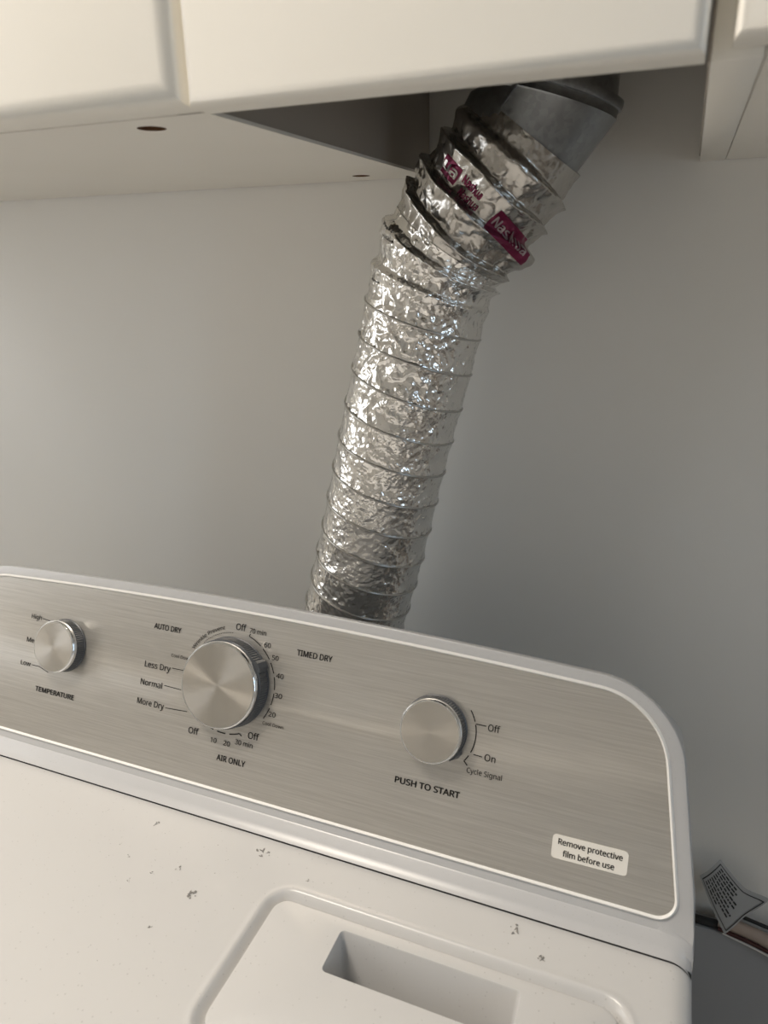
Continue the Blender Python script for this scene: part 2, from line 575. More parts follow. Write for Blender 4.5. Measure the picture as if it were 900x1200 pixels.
PX0, PX1, PY0, PY1 = -0.1822, -0.0500, 0.3185, 0.3530
pk = [(rrect(PX0, PX1, PY0, PY1, .0035, 4), ZL), (rrect(PX0 + .0006, PX1 - .0006, PY0 + .0006, PY1 - .0006, .003, 4), ZL - .001),
      (rrect(PX0 + .002, PX1 - .006, PY0 + .001, PY1 - .008, .003, 4), ZL - .055)]
pl = [[bm.verts.new(W(x, y, z)) for (x, y) in pts] for pts, z in pk]
k_ = len(pl[0])
for a, b in zip(pl, pl[1:]):
    for i in range(k_):
        bm.faces.new((a[i], a[(i + 1) % k_], b[(i + 1) % k_], b[i]))
bm.faces.new(pl[-1])
ed = []
for lp in (loops[-1], pl[0]):
    for i in range(len(lp)):
        q = bm.edges.get((lp[i], lp[(i + 1) % len(lp)]))
        ed.append(q)
bmesh.ops.triangle_fill(bm, use_beauty=True, edges=ed)
lid = bm_obj('lint_door', bm, M_enam, dry)
autosmooth(lid, 40)

# console shell: loops around the panel outline
def fillet(p0, p1, p2, r, seg):
    p0, p1, p2 = Vector(p0), Vector(p1), Vector(p2)
    d0 = (p0 - p1).normalized()
    d2 = (p2 - p1).normalized()
    ang = d0.angle(d2)
    tl = r / math.tan(ang / 2)
    c = p1 + (d0 + d2).normalized() * (r / math.sin(ang / 2))
    a = p1 + d0 * tl
    b = p1 + d2 * tl
    va, vb = a - c, b - c
    tot = va.angle(vb)
    out = []
    for i in range(seg + 1):
        s_ = i / seg
        w = (va * math.sin((1 - s_) * tot) + vb * math.sin(s_ * tot)) / math.sin(tot)
        out.append(c + w)
    return out

def top_v(x):
    return 0.0645 - 0.0060 * ((x - XC) / 0.28) ** 2

def outline():
    """panel outline with outward normals, counter-clockwise from bottom centre"""
    side = lambda vv: 0.0265 - 0.17 * vv
    tv = top_v(0.017)
    TRc = (side(tv), tv)
    BRc = (side(-0.0915), -0.0915)
    half = [(XC, -0.0915)]
    half += [(XC + (BRc[0] - 0.02 - XC) * k / 10, -0.0915) for k in range(1, 11)]
    half += [tuple(q) for q in fillet((XC, -0.0915), BRc, TRc, 0.0125, 26)]
    tp = (TRc[0] - 0.12, top_v(TRc[0] - 0.12))
    # near corner the top line is the chord of the arch
    f2 = [tuple(q) for q in fillet(BRc, TRc, tp, 0.054, 18)]
    mid = 6
    a, b = half[-1], f2[0]
    half += [(a[0] + (b[0] - a[0]) * k / mid, a[1] + (b[1] - a[1]) * k / mid) for k in range(1, mid)]
    half += f2
    xs = f2[-1][0]
    off = f2[-1][1] - top_v(xs)
    for k in range(1, 21):
        x = xs + (XC - xs) * k / 20
        half.append((x, top_v(x) + off * (1 - k / 20)))
    left = [(2 * XC - x, v_) for (x, v_) in half[1:-1]][::-1]
    pts = half + left
    n = len(pts)
    nor = []
    for i in range(n):
        a = Vector(pts[(i - 1) % n])
        b = Vector(pts[(i + 1) % n])
        d = (b - a).normalized()
        nor.append(Vector((d.y, -d.x)))
    return pts, nor
OP, ON = outline()
NO = len(OP)
def sm(a, b, x):
    t = min(max((x - a) / (b - a), 0), 1)
    return t * t * (3 - 2 * t)
def loop(dts, dep_ts, dbot, dep_bot, square=0.0, droop=0.0, dtop=None):
    dsd = dts
    out = []
    for (x, v_), n in zip(OP, ON):
        dts = dsd if dtop is None else dsd + (dtop - dsd) * sm(0.2, 0.9, n.y)
        k = 1 + square * (n.y < -0.02)
        ox = max(-1, min(1, n.x * k))
        oy = max(-1, min(1, n.y * k))
        w = min(1, max(0, -oy)) if square else sm(0.25, 0.9, -n.y)
        d = dts + (dbot - dts) * w
        dp = dep_ts + (dep_bot - dep_ts) * w
        xx = x
        if square and n.y < -0.02:
            # square off the rounded lower corner
            tgt = XC + math.copysign(0.0265 + 0.17 * 0.0915 - XC, x - XC)
            c_ = min(1, max(0, abs(ox))) if abs(x - XC) > 0.30 else 0
            xx = x + (tgt - x) * c_ * min(1, w * 1.5)
        vv_ = v_ + (-0.0915 - v_) * w if square else v_
        q = pan(xx + ox * dts, vv_ + oy * d, dp)
        if droop:
            e_ = max(0.0, 0.016 - max(0.0, XC + HW - 0.0008 - (q.x - CX) if q.x > XC else (q.x - CX) - (XC - HW + 0.0008)))
            q.z -= droop * w * (0.016 - math.sqrt(max(0, 0.016 ** 2 - e_ ** 2)))
        out.append(q)
    return out
def bot(y, z):
    r = Vector((0, y, z)) - P0
    return r.dot(PU), r.dot(PN)
b1 = bot(0.4165, -0.4563)
b2 = bot(0.4110, -0.4590)
b3 = bot(0.4090, -0.4598)
b4 = bot(0.4105, -0.4603)
B0 = -0.0915
SQ = 0.9
LPS = [loop(-0.0005, -0.0015, -0.0005, -0.0015), loop(0.0004, 0.0014, 0.0004, 0.0014), loop(0.0013, 0.0022, 0.0013, 0.0022), loop(0.0024, 0.0014, 0.0024, 0.0014), loop(0.0030, 0.0002, 0.0030, 0.0002),
       loop(0.0104, 0.0, 0.0095, 0.0, 0, 0, 0.0092),
       loop(0.0122, -0.0007, -(b1[0] - B0) * .7 - .002, b1[1] * .35, SQ, 0.4, 0.0108),
       loop(0.0131, -0.0028, -(b1[0] - B0), b1[1], SQ, 0.8, 0.0115),
       loop(0.0136, -0.0080, -(b2[0] - B0), b2[1], SQ, 1.0, 0.0114),
       loop(0.0139, -0.034, -(b3[0] - B0), b3[1], SQ, 1.0, 0.0070),
       loop(0.0140, -0.060, -(b4[0] - B0), b4[1], SQ, 1.0, 0.0015),
       loop(0.0140, -0.080, -(b4[0] - B0), b4[1] - .03, SQ, 1.0, -0.004),
       loop(0.0110, -0.082, -(b4[0] - B0), b4[1] - .05, SQ, 1.0, -0.006)]
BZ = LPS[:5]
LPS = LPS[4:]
bz = link_mesh('panel_bead', [q for lp in BZ for q in lp], [(a * NO + i, a * NO + (i + 1) % NO, (a + 1) * NO + (i + 1) % NO, (a + 1) * NO + i) for a in range(4) for i in range(NO)], M_bead_lit, dry)
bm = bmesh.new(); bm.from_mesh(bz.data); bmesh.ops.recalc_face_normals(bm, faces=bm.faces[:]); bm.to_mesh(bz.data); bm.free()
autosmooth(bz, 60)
bz['label'] = 'thin bead around the steel panel, coloured whiter as its highlight'
vv = [q for lp in LPS for q in lp]
ff = []
for a in range(len(LPS) - 1):
    for i in range(NO):
        j = (i + 1) % NO
        ff.append((a * NO + i, a * NO + j, (a + 1) * NO + j, (a + 1) * NO + i))
ff.append(tuple(range((len(LPS) - 1) * NO, len(LPS) * NO)))
con = link_mesh('console', vv, ff, M_plast, dry)
bm = bmesh.new(); bm.from_mesh(con.data); bmesh.ops.recalc_face_normals(bm, faces=bm.faces[:]); bm.to_mesh(con.data); bm.free()
autosmooth(con, 32)
# black strip standing for the dark open gap under the console lip
gv, gf = [], []
for k in range(81):
    x = XC - HW + .0012 + (2 * HW - .0024) * k / 80
    if k <= 24 or k >= 56:
        kk = min(k, 80 - k)
        x = XC + (1 if k > 40 else -1) * (HW - .0012 - .03 * (kk / 24) ** 1.6)
    z = ZD - float(edge_drop(np.array(min(x - (XC - HW), XC + HW - x)))) 
    gv += [W(x, 0.4099, z - .001), W(x, 0.4099, z + .0022), W(x, 0.44, z + .0022)]
for k in range(80):
    gf += [(3 * k, 3 * k + 3, 3 * k + 4, 3 * k + 1), (3 * k + 1, 3 * k + 4, 3 * k + 5, 3 * k + 2)]
link_mesh('gap_strip', gv, gf, M_gap, dry)

# steel control panel
pv = [pan(x, v_, 0.0002) for (x, v_) in OP]
pv2 = [pan(x, v_, -0.004) for (x, v_) in OP]
cp = link_mesh('control_panel', pv + pv2, [tuple(range(NO))] + [(i, i + NO, (i + 1) % NO + NO, (i + 1) % NO) for i in range(NO)], M_brush, dry)

def lettering(body, x0, x1, v0, cap, mt=None, bold=0.0, parent=None, d=0.0006, rot=0.0, wmax=None, label=None):
    v, f = text_mesh(body, bold)
    w = v[:, 0].max() - v[:, 0].min()
    xs = (v[:, 0] - v[:, 0].min()) / w * (x1 - x0)
    ys = v[:, 1] * (cap / cap_h())
    c, s = math.cos(rot), math.sin(rot)
    verts = [pan(x0 + a * c - b * s, v0 + a * s + b * c, d) for a, b in zip(xs, ys)]
    o = link_mesh('lettering', verts, f, mt or M_black, parent or cp)
    o['label'] = label or ('printed word ' + body)
    return o

def stroke(pts, w, mt=None, parent=None, d=0.0005, name='tick_mark'):
    """flat printed line through panel points"""
    vs, fs = [], []
    for i, p in enumerate(pts):
        a = Vector(pts[max(i - 1, 0)])
        b = Vector(pts[min(i + 1, len(pts) - 1)])
        dd = (b - a).normalized()
        n = Vector((-dd.y, dd.x)) * w / 2
        vs.append(pan(p[0] + n.x, p[1] + n.y, d))
        vs.append(pan(p[0] - n.x, p[1] - n.y, d))
    for i in range(len(pts) - 1):
        fs.append((2 * i, 2 * i + 1, 2 * i + 3, 2 * i + 2))
    return link_mesh(name, vs, fs, mt or M_black, parent or cp)

def arc(cx_, cy_, r, a0, a1, n=10):
    return [(cx_ + r * math.cos(R(a0 + (a1 - a0) * k / n)), cy_ + r * math.sin(R(a0 + (a1 - a0) * k / n))) for k in range(n + 1)]

BC = (-0.3370, 0.0030)
G = M_grey_print
lettering('AUTO DRY', -0.4243, -0.3942, 0.0362, 0.0050, bold=0.012)
lettering('TIMED DRY', -0.2750, -0.2415, 0.0378, 0.0050, bold=0.012)
lettering('AIR ONLY', -0.3405, -0.3112, -0.0668, 0.0050, bold=0.012)
lettering('Less Dry', -0.4293, -0.4005, -0.0003, 0.0054)
lettering('Normal', -0.4315, -0.4072, -0.0172, 0.0054)
lettering('More Dry', -0.4325, -0.4024, -0.0352, 0.0054)
lettering('Cool Down', -0.4015, -0.3800, 0.0138, 0.0028, G)
lettering('Off', -0.3375, -0.3272, 0.0495, 0.0056)
lettering('70 min', -0.3236, -0.3068, 0.0490, 0.0042)
lettering('60', -0.3073, -0.3008, 0.0392, 0.0042)
lettering('50', -0.2982, -0.2917, 0.0297, 0.0042)
lettering('40', -0.2919, -0.2847, 0.0152, 0.0042)
lettering('30', -0.2912, -0.2838, -0.0018, 0.0042)
lettering('20', -0.2946, -0.2878, -0.0186, 0.0042)
lettering('Cool Down', -0.2994, -0.2786, -0.0266, 0.0028, G)
lettering('Off', -0.3120, -0.3010, -0.0415, 0.0056)
lettering('30 min', -0.3238, -0.3062, -0.0492, 0.0042)
lettering('20', -0.3356, -0.3287, -0.0528, 0.0042)
lettering('10', -0.3490, -0.3427, -0.0528, 0.0042)
lettering('Off', -0.3730, -0.3622, -0.0500, 0.0056)
# curved words above the dial
wv, wf = text_mesh('Wrinkle Prevent')
w_ = wv[:, 0].max()
rad = 0.0460
vs = []
for a in wv:
    ang = R(152 - 48 * a[0] / w_)
    rr = rad + a[1] * (0.0034 / cap_h())
    vs.append(pan(BC[0] + rr * math.cos(ang), BC[1] + rr * math.sin(ang), 0.0006))
o = link_mesh('lettering', vs, wf, G, cp)
o['label'] = 'curved printed words Wrinkle Prevent'
for k in range(17):
    a = 137 - 42 * k / 16
    stroke(arc(BC[0], BC[1], 0.0432, a, a - 1.3, 1), 0.0007, G, name='printed_dot')
stroke([(-0.3988, 0.0036), (-0.3865, 0.0038)], 0.0007)
stroke([(-0.4050, -0.0135), (-0.3860, -0.0139)], 0.0007)
stroke([(-0.4008, -0.0333), (-0.3768, -0.0318)], 0.0007)
for a0, a1 in ((72, 54), (50, 36), (32, 20), (16, 2), (-2, -15), (-19, -33)):
    stroke(arc(BC[0], BC[1], 0.0450, a0, a1), 0.0009)
stroke([(BC[0] + .0450 * math.cos(R(72)), BC[1] + .0450 * math.sin(R(72))), (BC[0] + .0475 * math.cos(R(72)), BC[1] + .0475 * math.sin(R(72)))], 0.0009)
for a0, a1 in ((-113, -103), (-98, -87), (-82, -69)):
    stroke(arc(BC[0], BC[1], 0.0455, a0, a1), 0.0011)
stroke([(BC[0] + .0455 * math.cos(R(-69)), BC[1] + .0455 * math.sin(R(-69))), (BC[0] + .0480 * math.cos(R(-67)), BC[1] + .0480 * math.sin(R(-67)))], 0.0009)
# temperature
lettering('High', -0.5722, -0.5590, 0.0215, 0.0046)
lettering('Medium', -0.5745, -0.5480, -0.0022, 0.0046)
lettering('Low', -0.5785, -0.5655, -0.0258, 0.0046)
lettering('TEMPERATURE', -0.5556, -0.5062, -0.0478, 0.0046, bold=0.02)
stroke([(-0.5575, 0.0233), (-0.5470, 0.0224)], 0.0007)
stroke([(-0.5637, -0.0239), (-0.5545, -0.0239), (-0.5420, -0.0275)], 0.0007)
# start
S3 = (-0.1462, 0.0035)
lettering('PUSH TO START', -0.1742, -0.1200, -0.0463, 0.0048, bold=0.022)
lettering('Off', -0.1046, -0.0952, 0.0100, 0.0052)
lettering('On', -0.1046, -0.0960, -0.0130, 0.0052)
lettering('Cycle Signal', -0.1172, -0.0895, -0.0250, 0.0040)
stroke([(-0.1143, 0.0132), (-0.1060, 0.0132)], 0.0007)
stroke([(-0.1135, -0.0103), (-0.1065, -0.0107)], 0.0007)
stroke(arc(S3[0], S3[1], 0.0330, 36, 20), 0.0009)
stroke(arc(S3[0], S3[1], 0.0330, 16, -23), 0.0009)
stroke(arc(S3[0], S3[1], 0.0330, -28, -38) + [(-0.1172, -0.0198)], 0.0009)

# sticker
sc_ = (-0.0202, -0.0620)
st = rrect(-0.0268, 0.0268, -0.0087, 0.0087, 0.0028, 5)
ta = 0.012
sp = [(sc_[0] + a * math.cos(ta) - b * math.sin(ta), sc_[1] + a * math.sin(ta) + b * math.cos(ta)) for a, b in st]
ns = len(sp)
stk = link_mesh('sticker', [pan(a, b, 0.0007) for a, b in sp] + [pan(a, b, 0.0002) for a, b in sp], [tuple(range(ns))] + [(i, i + ns, (i + 1) % ns + ns, (i + 1) % ns) for i in range(ns)], M_sticker, dry)
stk['label'] = 'small white rounded sticker on the steel panel'
lettering('Remove protective', -0.0428, 0.0028, -0.0602, 0.0042, bold=0.016, parent=stk, d=0.0009)
lettering('film before use', -0.0388, -0.0022, -0.0682, 0.0042, bold=0.016, parent=stk, d=0.0009)

# knobs
def lathe(prof, seg, ridge=None):
    vs, fs = [], []
    for (r, z) in prof:
        for k in range(seg):
            a = 2 * math.pi * k / seg
            rr = r
            if ridge and ridge[0] < z < ridge[1]:
                rr = r - (ridge[2] if k % 2 else 0)
            vs.append((rr * math.cos(a), rr * math.sin(a), z))
    for j in range(len(prof) - 1):
        for k in range(seg):
            k2 = (k + 1) % seg
            fs.append((j * seg + k, j * seg + k2, (j + 1) * seg + k2, (j + 1) * seg + k))
    return vs, fs

def local_obj(name, vs, fs, mt, parent, rotm):
    me = bpy.data.meshes.new(name)
    me.from_pydata(vs, [], fs)
    me.materials.append(mt)
    bm = bmesh.new(); bm.from_mesh(me); bmesh.ops.recalc_face_normals(bm, faces=bm.faces[:]); bm.to_mesh(me); bm.free()
    o = bpy.data.objects.new(name, me)
    COL.objects.link(o)
    o.parent = parent
    return o

def knob(cx_, cy_, rf, rg, h, pointer, capmat, label, seg):
    rm = Matrix((Vector((1, 0, 0)), PU, PN)).transposed()
    # grip is the knob's body; the rest hangs on it
    hg = h * 0.70
    vs, fs = lathe([(rg + .0006, 0.0006), (rg + .0006, 0.0014), (rg, 0.002), (rg - .0003, hg - .0006), (rg - .001, hg), (rg * .6, hg)], seg, (0.0016, hg - .0003, 0.00055))
    if pointer is not None:
        # moulded pointer rib on the grip flank
        a = R(pointer)
        wd = 0.0052
        q = len(vs)
        for z in (0.0016, hg * 0.98):
            out = rg + (0.0030 if z < 0.01 else 0.0012)
            for (rr, s) in ((rg - .003, -1), (rg + .0002, -1), (out, -.45), (out, .45), (rg + .0002, 1), (rg - .003, 1)):
                vs.append((rr * math.cos(a) - s * wd * math.sin(a), rr * math.sin(a) + s * wd * math.cos(a), z))
        for i in range(5):
            fs.append((q + i, q + i + 1, q + 7 + i, q + 6 + i))
        fs.append(tuple(q + 6 + i for i in range(6)))
    k = local_obj('knob', vs, fs, M_grip, dry, rm)
    autosmooth(k, 25)
    loc = pan(cx_, cy_, 0.0)
    k.matrix_parent_inverse = Matrix.Identity(4)
    k.location = loc - Vector(dry['_o'])
    k.rotation_euler = rm.to_euler()
    k['label'] = label
    rv, rf_ = lathe([(rg - .0022, hg - .0005), (rf + .0006, hg + .0004), (rf + .0008, h - .0020), (rf + .0004, h - .0007), (rf - .0004, h), (rf - .0012, h)], 96)
    c = local_obj('chrome_ring', rv, rf_, M_chrome, k, rm)
    autosmooth(c, 40)
    cv, cfc = lathe([(rf - .0010, h - .0004), (rf - .0013, h + .0001), (rf * .6, h + .00012), (rf * .25, h + .00012), (.0004, h + .00012)], 96)
    cfc.append(tuple(4 * 96 + i for i in range(96)))
    c = local_obj('cap', cv, cfc, capmat, k, rm)
    autosmooth(c, 40)
    return k
knob(BC[0], BC[1], 0.0368, 0.0392, 0.0200, 33, M_cap, 'large turned metal dial knob with a dark ridged grip', 220)
knob(-0.5252, 0.0025, 0.0242, 0.0250, 0.0160, None, M_capflat, 'small metal knob above the word temperature', 150)
knob(S3[0], S3[1], 0.0244, 0.0256, 0.0160, -38, M_capflat, 'small metal knob above the words push to start', 150)

# ------------------------------------------------------------------ vent hose
AX = np.array([(-0.1130, 0.1180), (-0.1218, 0.1010), (-0.1500, 0.0655), (-0.1745, 0.0345), (-0.1985, 0.0020), (-0.2125, -0.0330), (-0.2265, -0.0897), (-0.2434, -0.1552),
               (-0.2582, -0.2171), (-0.2738, -0.2837), (-0.2945, -0.3611), (-0.322, -0.470), (-0.342, -0.60), (-0.36, -0.80), (-0.36, -1.375)])
YA = 0.640
def cr(p, n=24):
    out = []
    q = np.vstack([2 * p[0] - p[1], p, 2 * p[-1] - p[-2]])
    for i in range(1, len(q) - 2):
        for k in range(n):
            t = k / n
            a, b, c, d = q[i - 1], q[i], q[i + 1], q[i + 2]
            out.append(0.5 * ((2 * b) + (-a + c) * t + (2 * a - 5 * b + 4 * c - d) * t * t + (-a + 3 * b - 3 * c + d) * t ** 3))
    out.append(p[-1])
    return np.array(out)
CV = cr(AX)
sl = np.concatenate([[0], np.cumsum(np.linalg.norm(np.diff(CV, axis=0), axis=1))])
TV = np.gradient(CV, axis=0)
for _ in range(8):
    TV[1:-1] = (TV[:-2] + TV[1:-1] * 2 + TV[2:]) / 4
TV /= np.linalg.norm(TV, axis=1)[:, None]
S_COL = 0.044           # foil starts this far below the elbow joint
def axis(s):
    x = np.interp(s, sl, CV[:, 0]); z = np.interp(s, sl, CV[:, 1])
    tx = np.interp(s, sl, TV[:, 0]); tz = np.interp(s, sl, TV[:, 1])
    return x, z, tx, tz
# pitch of the wire coil along the hose
s_all = np.arange(0, 2.2, 0.0005)
pitch = np.interp(s_all, [0.0, 0.15, 0.21, 0.25, 0.40, 0.60, 2.0], [0.0245, 0.0250, 0.030, 0.0335, 0.032, 0.029, 0.029])
PH = np.concatenate([[0], np.cumsum(0.0005 / pitch)[:-1]])
def phase(s):
    return np.interp(s, s_all, PH)
def s_of_phase(p):
    return np.interp(p, PH, s_all)
R0 = 0.0548
hose = thing('vent_hose', W(-0.318, YA, -1.385), 'crinkled silver foil dryer vent hose rising behind the console to the pipe', 'hose')
def vnoise(p, sc):
    d, _ = noise.voronoi(p * sc)
    return d[1] - d[0]
def hose_r(s, th, detail=True):
    """radius of the foil at length s and angle th (0 = facing the room)"""
    up = 1 - sm(0.150, 0.195, s)                      # bunched and taped upper stretch
    x, z, tx, tz = axis(s)
    px = x + R0 * math.sin(th) * (-tz)
    py = YA - R0 * math.cos(th)
    pz = z + R0 * math.sin(th) * tx
    p = Vector((px, py, pz))
    ph = phase(s) - th / (2 * math.pi)
    if up > 0:
        ph += 0.22 * up * noise.noise(p * 20)
    fr = ph - math.floor(ph)
    # ridge at fr = 0, foil sags between
    lo_ = -0.0011 * math.sin(math.pi * fr) ** 0.8
    saw = (1 - fr / 0.84) ** 1.5 if fr < 0.84 else sm(0.84, 1.0, fr)                              # upper fold: crest then tucks under the next
    crest = math.exp(-(min(fr, 1 - fr) / 0.05) ** 2)
    hi_ = 0.0072 * (saw - 0.50) + 0.0004 * crest + 0.0005
    r = R0 + 0.0006 * sm(0.35, 0.5, s) + lo_ * (1 - up) + hi_ * up + 0.0022 * up
    r += 0.010 * math.exp(-((s - 0.108) / 0.012) ** 2 - ((th - 1.45) / 0.32) ** 2)
    if s < S_COL + 0.02:
        t = sm(S_COL, S_COL + 0.010, s)
        r = (0.0532) * (1 - t) + r * t
    fade = 1.0 - 0.75 * sm(0.55, 0.7, s)
    if detail:
        big = noise.noise(p * 38)
        r += up * 0.0030 * big * sm(S_COL, S_COL + 0.03, s)
        c1_ = vnoise(p, 70)
        r += up * 0.0034 * (c1_ - 0.35) * sm(S_COL - .005, S_COL + 0.02, s)
        c2_ = vnoise(p + Vector((3, 1, 2)), 150)
        r += (0.0006 * up + 0.00075 * (1 - up)) * (c2_ - 0.35) * fade
        a = abs(noise.noise(p * 95)); b = abs(noise.noise(p * 210))
        mid = sm(0.13, 0.2, s) * (1 - sm(0.25, 0.33, s))
        r += (0.0012 - 0.0007 * up + 0.0014 * mid) * (0.22 - a) * fade + 0.0006 * (0.2 - b) * fade
    return r
def hose_pt(s, th, r):
    x, z, tx, tz = axis(s)
    return W(x + r * math.sin(th) * (-tz), YA - r * math.cos(th), z + r * math.sin(th) * tx)

S_END = sl[-1]
S_VIS = 0.62
ss = np.concatenate([np.arange(S_COL - 0.012, S_VIS, 0.0010), np.arange(S_VIS, S_END, 0.006), [S_END]])
NT = 330
S_TAPE = 0.135
def sleeve(name, srange, mt, lift=0.0, dets=True):
    vs = np.zeros((len(srange) * NT, 3))
    k = 0
    for s in srange:
        x, z, tx, tz = axis(s)
        for i in range(NT):
            th = 2 * math.pi * i / NT - math.pi
            front = abs(th) < 2.2 and s < S_VIS
            r = hose_r(s, th, front) + lift
            vs[k] = (x - r * math.sin(th) * tz + CX, YA - r * math.cos(th) + CY, z + r * math.sin(th) * tx + CZ)
            k += 1
    n = len(srange)
    fs = [(j * NT + i, j * NT + (i + 1) % NT, (j + 1) * NT + (i + 1) % NT, (j + 1) * NT + i) for j in range(n - 1) for i in range(NT)]
    o = link_mesh(name, vs, fs, mt, hose, True)
    return o
sa = ss[ss <= S_TAPE + 0.0005]
sb = ss[ss >= S_TAPE - 0.0015]
o = sleeve('foil_tape_wrap', sa, M_tape)
o['label'] = 'wrinkled silver tape wrapped around the upper bend'
o = sleeve('foil_sleeve', sb, M_foil)

# wire coil under the foil, standing proud as thin ridges
def tube(pts, rad, seg=6):
    vs, fs = [], []
    n = len(pts)
    for i, p in enumerate(pts):
        a = pts[max(i - 1, 0)]; b = pts[min(i + 1, n - 1)]
        t = (b - a).normalized()
        u = t.cross(Vector((0, 0.3, 1))).normalized()
        w = t.cross(u)
        for k in range(seg):
            an = 2 * math.pi * k / seg
            vs.append(p + (u * math.cos(an) + w * math.sin(an)) * rad)
    for i in range(n - 1):
        for k in range(seg):
            k2 = (k + 1) % seg
            fs.append((i * seg + k, i * seg + k2, (i + 1) * seg + k2, (i + 1) * seg + k))
    return vs, fs
p_start = math.ceil(phase(0.175)); p_end = phase(1.2)
pts = []
pp = p_start - 0.5
while pp < p_end:
    th = (pp - math.floor(pp)) * 2 * math.pi - math.pi
    turn = pp
    # on the ridge: phase(s) - th/2pi integer
    s = s_of_phase(math.floor(pp) + th / (2 * math.pi) + 0.0)
    pts.append(hose_pt(s, th, R0 + 0.0006 * sm(0.35, 0.5, s) + 0.0002))
    pp += 1 / 96
vs, fs = tube(pts, 0.0010)
o = link_mesh('wire_coil', vs, fs, M_wire, hose, True)

# print on the tape
def hose_patch(name, th0, s0, wdt, hgt, rot, mt, shape=None, lift=0.0012, label=None, nu=40, nv=18):
    """lay a flat shape (unit coordinates 0..1) on the hose; wdt runs around, hgt runs along"""
    if shape is None:
        vs = [(i / nu, j / nv) for j in range(nv + 1) for i in range(nu + 1)]
        fs = [(j * (nu + 1) + i, j * (nu + 1) + i + 1, (j + 1) * (nu + 1) + i + 1, (j + 1) * (nu + 1) + i) for j in range(nv) for i in range(nu)]
    else:
        vs, fs = shape
    out = []
    for a, b in vs:
        u = (a - 0.5) * wdt
        w = (0.5 - b) * hgt
        uu = u * math.cos(rot) - w * math.sin(rot)
        ww = u * math.sin(rot) + w * math.cos(rot)
        th = th0 + uu / R0
        s = s0 + ww
        # local outer envelope so the print rides on the wrinkles
        r = hose_r(s, th) if shape is None else max(hose_r(s + d1, th + d2) for d1 in (-.0005, 0, .0005) for d2 in (-.008, 0, .008))
        out.append(hose_pt(s, th, r + lift))
    o = link_mesh(name, out, fs, mt, hose, True)
    if label:
        o['label'] = label
    return o
def unit_text(body, bold=0.0):
    v, f = text_mesh(body, bold)
    w0, w1 = v[:, 0].min(), v[:, 0].max()
    h0, h1 = v[:, 1].min(), v[:, 1].max()
    return [((q[0] - w0) / (w1 - w0), (q[1] - h0) / (h1 - h0)) for q in v], f
PRINTS = True
if PRINTS:
    hose_patch('printed_patch', 0.94, 0.0965, 0.046, 0.018, 0.18, M_mag, label='magenta brand patch on the tape', lift=0.0004)
    hose_patch('lettering', 0.91, 0.0955, 0.038, 0.0085, 0.18, M_pinkw, unit_text('Nashua', 0.02), lift=0.0009, label='pale brand word on the magenta patch')
    hose_patch('lettering', 0.06, 0.0840, 0.020, 0.0070, 0.10, M_mag, unit_text('Nashua', 0.03), lift=0.0005, label='magenta word on the tape')
    hose_patch('lettering', 0.10, 0.0925, 0.020, 0.0060, 0.10, M_mag, unit_text('Nashua', 0.03), lift=0.0005, label='magenta word on the tape')
    hose_patch('printed_patch', -0.36, 0.0850, 0.018, 0.013, 0.10, M_mag, label='small magenta patch on the tape', lift=0.0003)
    hose_patch('lettering', -0.36, 0.0850, 0.015, 0.0065, 0.10, M_tape, unit_text('ua', 0.02), lift=0.0007)
    rb = random.Random(11)
    for (t0, s0, nb) in ((-0.92, 0.1445, 6), (-0.84, 0.1500, 7), (-0.95, 0.1800, 5)):
        uv, uf = [], []
        for k in range(nb):
            x0 = k / nb; x1 = x0 + rb.uniform(.4, .8) / nb
            y0 = rb.uniform(0, .3); y1 = rb.uniform(.6, 1)
            b = len(uv)
            uv += [(x0, y0), (x1, y0), (x1, y1), (x0, y1)]
            uf.append((b, b + 1, b + 2, b + 3))
        hose_patch('small_print', t0 + .18, s0, 0.020, 0.0024, 0.02, M_grey_print, (uv, uf), lift=0.0003)

# ------------------------------------------------------------------ sheet metal elbow
elb = thing('metal_duct_elbow', W(-0.113, YA, 0.118), 'dull galvanised metal duct elbow coming down under the middle cabinet', 'duct')
def ring(c, tdir, r, n=72):
    """circle in the plane across tdir (x,z) about survey point c"""
    t = Vector((tdir[0], 0, tdir[1])).normalized()
    nn = Vector((-t.z, 0, t.x))
    return [W(c[0] + r * math.sin(a) * nn.x, c[1] - r * math.cos(a), c[2] + r * math.sin(a) * nn.z) for a in [2 * math.pi * k / n for k in range(n)]]
def loft(name, rings, mt, parent, smooth=True, cap=False):
    n = len(rings[0])
    vs = [q for r_ in rings for q in r_]
    fs = [(j * n + i, j * n + (i + 1) % n, (j + 1) * n + (i + 1) % n, (j + 1) * n + i) for j in range(len(rings) - 1) for i in range(n)]
    o = link_mesh(name, vs, fs, mt, parent, False)
    autosmooth(o, 40)
    return o
jx, jz = -0.1130, 0.1180
md_ = (-0.29, -0.957)       # mitre direction
c36 = (-0.60, -0.80)
def at(d, t):
    n = math.hypot(*d)
    return (jx + d[0] / n * t, YA, jz + d[1] / n * t)
up_ = (0.0, -1.0)
loft('upright_pipe', [ring((jx, YA, 1.02), up_, 0.0500), ring((jx, YA, jz + 0.03), up_, 0.0500), ring((jx, YA, jz + 0.004), md_, 0.0515)], M_galv, elb)
loft('collar', [ring(at(md_, -0.006), md_, 0.0520), ring(at(md_, -0.0055), md_, 0.0550), ring(at(md_, -0.002), md_, 0.0556), ring(at(md_, 0.001), md_, 0.0550), ring(at(md_, 0.0015), md_, 0.0535),
                ring(at(md_, 0.0065), md_, 0.0535), ring(at(md_, 0.0075), md_, 0.0542), ring(at(md_, 0.0090), md_, 0.0532), ring(at(c36, 0.034), c36, 0.0525), ring(at(c36, 0.056), c36, 0.0505)], M_galv, elb)
